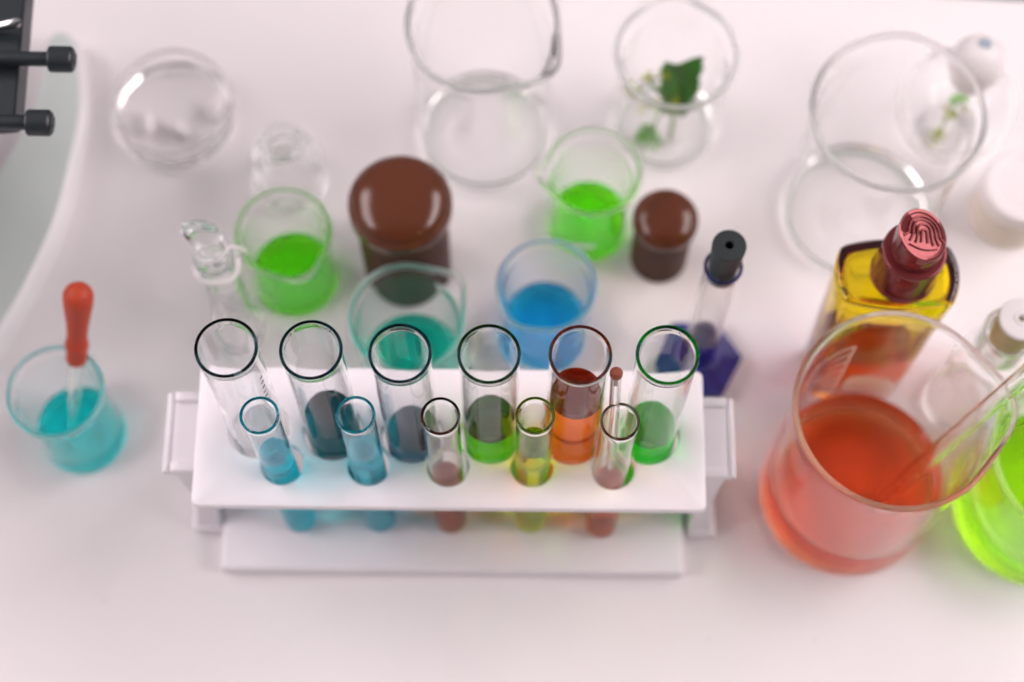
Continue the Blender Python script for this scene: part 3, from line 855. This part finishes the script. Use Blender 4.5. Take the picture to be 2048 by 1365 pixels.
sg = thing('green_sprig', 'tiny yellow green sprig lying inside the round flask', 'sprig', (.1903, .1745, 0))
bm = bmesh.new(); tube_path(bm, [(-.0040, -.0050, .0028), (.0000, .0010, .0060), (.0030, .0050, .0120), (.0045, .0065, .0170)], .0006, 8)
add_obj('stem', bm, M['stem'], sg)
for c, mt in (((.0045, .0066, .0165), 'leaf_pale'), ((.0020, .0030, .0120), 'floret'), ((-.0030, -.0050, .0034), 'floret')):
    bm = bmesh.new(); clump(bm, c, 14, .0020, .0034, rnd, .7); add_obj('leaflet', bm, M[mt], sg, smooth=False)

# ------------------------------------------------------------------ microscope at the left edge
mi = thing('microscope', 'pale microscope with a black stage and two black stage knobs at the left edge', 'microscope', (-.2600, .1300, 0))
ox, oy = .2600, -.1300
outer = [(-.2062, .2030), (-.2047, .2095), (-.2011, .2116), (-.1965, .2090), (-.1929, .2015), (-.1895, .1797), (-.1893, .1663), (-.1911, .1494), (-.1934, .1305), (-.1978, .1118), (-.2067, .0866), (-.2135, .0719), (-.2240, .0531), (-.2480, .0330)]
inner = [(-.2800, .0760), (-.2500, .0960), (-.2312, .1207), (-.2210, .1444), (-.2174, .1515), (-.2107, .1709), (-.2074, .1906)]
def crom(pts, n=6):
    out = []; m = len(pts)
    for i in range(m):
        p0, p1, p2, p3 = [Vector(pts[(i + k) % m]) for k in (-1, 0, 1, 2)]
        for q in range(n):
            u = q / n
            out.append(.5 * ((2 * p1) + (p2 - p0) * u + (2 * p0 - 5 * p1 + 4 * p2 - p3) * u * u + (3 * p1 - p0 - 3 * p2 + p3) * u ** 3))
    return out
ring2d = crom(outer + [(-.300, .015), (-.330, .03)] + inner)
bm = bmesh.new()
area = sum(a.x * b.y - b.x * a.y for a, b in zip(ring2d, ring2d[1:] + ring2d[:1]))
sg_ = 1 if area > 0 else -1
def off(ring, d):
    o = []; m = len(ring)
    for i in range(m):
        t_ = (ring[(i + 1) % m] - ring[i - 1]).normalized(); n_ = Vector((-t_.y, t_.x)) * sg_
        o.append(ring[i] + n_ * d)
    return o
rings = []
for d, z in ((-.0014, 0), (-.0022, .0008), (-.0022, .0095), (-.0017, .0117), (-.0008, .0131), (.0002, .0138), (.0010, .0140)):
    rings.append([bm.verts.new((p.x + ox, p.y + oy, z)) for p in off(ring2d, d)])
m = len(ring2d)
for A, B in zip(rings[:-1], rings[1:]):
    for k in range(m): bm.faces.new((A[k], A[(k + 1) % m], B[(k + 1) % m], B[k]))
ft = bm.faces.new(rings[-1]); fb = bm.faces.new(rings[0][::-1])
bmesh.ops.recalc_face_normals(bm, faces=bm.faces[:])
bmesh.ops.triangulate(bm, faces=[ft, fb])
base = add_obj('base', bm, M['enamel'], mi, sharp=35)
bm = bmesh.new()
rings = [[bm.verts.new((p.x + ox, p.y + oy, z)) for p in off(ring2d, d)] for d, z in ((.0004, .0136), (.0005, .0142), (.0010, .0144))]
for A, B in zip(rings[:-1], rings[1:]):
    for k in range(m): bm.faces.new((A[k], A[(k + 1) % m], B[(k + 1) % m], B[k]))
ft = bm.faces.new(rings[-1]); bmesh.ops.recalc_face_normals(bm, faces=bm.faces[:]); bmesh.ops.triangulate(bm, faces=[ft])
add_obj('top_panel', bm, M['panel'], base, sharp=35)
bm = bmesh.new(); box(bm, (-.075, -.10, .013), (-.035, .08, .20), .008, 3)  # unseen microscope arm, widened and raised to block the left window light
add_obj('shading_arm', bm, M['enamel'], mi, sharp=35)
bm = bmesh.new()
st = [(-.1806, .1750), (-.1787, .1062), (-.1800, .1040), (-.290, .0940), (-.290, .1850), (-.185, .1850)]
lo = [bm.verts.new((x + ox, y + oy, .1290)) for x, y in st]; hi = [bm.verts.new((x + ox - .0007, y + oy, .1395)) for x, y in st]
bm.faces.new(lo); bm.faces.new(hi[::-1])
for k in range(len(st)): bm.faces.new((lo[(k + 1) % 6], lo[k], hi[k], hi[(k + 1) % 6]))
bmesh.ops.recalc_face_normals(bm, faces=bm.faces[:])
bmesh.ops.bevel(bm, geom=bm.edges[:], offset=.0006, segments=2, affect='EDGES')
stg = add_obj('stage', bm, M['black'], mi, sharp=30)
bm = bmesh.new(); tube_path(bm, [(-.20 + ox, .1394 + oy, .1412), (-.1930 + ox, .1394 + oy, .1422), (-.1864 + ox, .1400 + oy, .1440), (-.1800 + ox, .1398 + oy, .1468), (-.1786 + ox, .1397 + oy, .1475)], [.0018, .0019, .0019, .0019, .0008], 12)
add_obj('stage_clip', bm, M['steel'], stg)
def knob(y, x_end, z, tilt):
    p1 = Vector((x_end + ox, y + oy, z)); p0 = p1 + Vector((-.036, tilt, 0))
    fr = axis_frame(p0, p1); L = .036
    head = fillet([(0, L - .0090), (.0045, L - .0090), (.0047, L - .0083), (.0047, L - .0010), (.0039, L), (0, L)], {1: .0005, 3: .0006, 4: .0006})
    def grip(r, z_, t): return (r * (1 + .012 * cos(36 * t)) if r > .0046 else r), z_
    k = add_obj('stage_knob', lathe(head, 144, grip), M['black'], mi, sharp=50); k.matrix_local = fr
    sh = add_obj('knob_shaft', lathe(fillet([(0, 0), (.0027, 0), (.0027, L - .0091), (0, L - .0091)], {1: .0004}), 32), M['black'], k)
    bm = bmesh.new(); lathe(fillet([(0, L + .0001), (.0026, L + .0001), (.0026, L + .0004), (0, L + .0005)], {2: .0002}), 28, bm=bm)
    box(bm, (-.0022, -.0003, L + .0005), (.0022, .0003, L + .0008))
    add_obj('slotted_screw', bm, M['dark_metal'], k, sharp=40)
knob(.1263, -.1590, .1440, .0003)
knob(.1017, -.1650, .1420, .0003)

# ------------------------------------------------------------------ light
def area_lamp(name, loc, target, sx, sy, power, col):
    d = bpy.data.lights.new(name, 'AREA'); d.shape = 'RECTANGLE'; d.size = sx; d.size_y = sy
    d.energy = power; d.color = col
    o = bpy.data.objects.new(name, d); COL.objects.link(o)
    v = Vector(target) - Vector(loc)
    o.matrix_world = Matrix.Translation(loc) @ v.to_track_quat('-Z', 'Y').to_matrix().to_4x4()
    return o
WC = (1, .885, .900)
area_lamp('window_light', (-1.15, .16, 1.0), (0, .05, .05), 1.5, .5, 19, WC)
area_lamp('window_light', (1.15, .18, 1.0), (0, .05, .05), 1.5, .5, 21, WC)

w = bpy.data.worlds.new('World'); SC.world = w; w.use_nodes = True
nt = w.node_tree; nt.nodes.clear()
tc = nt.nodes.new('ShaderNodeTexCoord'); dp = nt.nodes.new('ShaderNodeVectorMath'); dp.operation = 'DOT_PRODUCT'
dp.inputs[1].default_value = (0, .45, .9)
nt.links.new(tc.outputs['Generated'], dp.inputs[0])
rp = nt.nodes.new('ShaderNodeValToRGB')
rp.color_ramp.elements[0].position = .0; rp.color_ramp.elements[0].color = (.46, .412, .422, 1)
rp.color_ramp.elements[1].position = .9; rp.color_ramp.elements[1].color = (.74, .655, .678, 1)
nt.links.new(dp.outputs['Value'], rp.inputs['Fac'])
# the room is darker on the side the photographer stands
dq = nt.nodes.new('ShaderNodeVectorMath'); dq.operation = 'DOT_PRODUCT'; dq.inputs[1].default_value = (0, -.80, .60)
nt.links.new(tc.outputs['Generated'], dq.inputs[0])
mr = nt.nodes.new('ShaderNodeMapRange'); mr.interpolation_type = 'SMOOTHSTEP'
mr.inputs['From Min'].default_value = .70; mr.inputs['From Max'].default_value = .95
mr.inputs['To Min'].default_value = .52; mr.inputs['To Max'].default_value = .15
nt.links.new(dq.outputs['Value'], mr.inputs['Value'])
bg = nt.nodes.new('ShaderNodeBackground')
nt.links.new(mr.outputs['Result'], bg.inputs['Strength'])
nt.links.new(rp.outputs['Color'], bg.inputs['Color'])
wo = nt.nodes.new('ShaderNodeOutputWorld'); nt.links.new(bg.outputs[0], wo.inputs['Surface'])

# ------------------------------------------------------------------ camera
cd = bpy.data.cameras.new('Camera'); cam = bpy.data.objects.new('Camera', cd); COL.objects.link(cam)
cam.matrix_world = Matrix.Translation((0, -.2, .735)) @ Matrix.Rotation(radians(20.4), 4, 'X') @ Matrix.Rotation(radians(.58), 4, 'Z')
cd.sensor_width = 36; cd.lens = 3700 / 2048 * 36
cd.clip_start = .01; cd.clip_end = 20
cd.dof.use_dof = True; cd.dof.focus_distance = .615; cd.dof.aperture_fstop = 4.8
SC.camera = cam

# ------------------------------------------------------------------ render settings
SC.render.engine = 'CYCLES'
cy = SC.cycles
cy.max_bounces = 48; cy.transmission_bounces = 48; cy.glossy_bounces = 48; cy.diffuse_bounces = 5; cy.volume_bounces = 2; cy.transparent_max_bounces = 12
cy.caustics_refractive = True; cy.caustics_reflective = True; cy.blur_glossy = 0
cy.sample_clamp_indirect = 6; cy.sample_clamp_direct = 0
cy.use_adaptive_sampling = True; cy.adaptive_threshold = .03; cy.adaptive_min_samples = 24
cy.use_denoising = True
try:
    cy.denoiser = 'OPENIMAGEDENOISE'; cy.denoising_input_passes = 'RGB_ALBEDO_NORMAL'; cy.denoising_prefilter = 'ACCURATE'
except Exception: pass
vs = SC.view_settings
vs.view_transform = 'Standard'; vs.look = 'None'; vs.exposure = 0.0; vs.gamma = 1; vs.use_curve_mapping = False
SC.display_settings.display_device = 'sRGB'
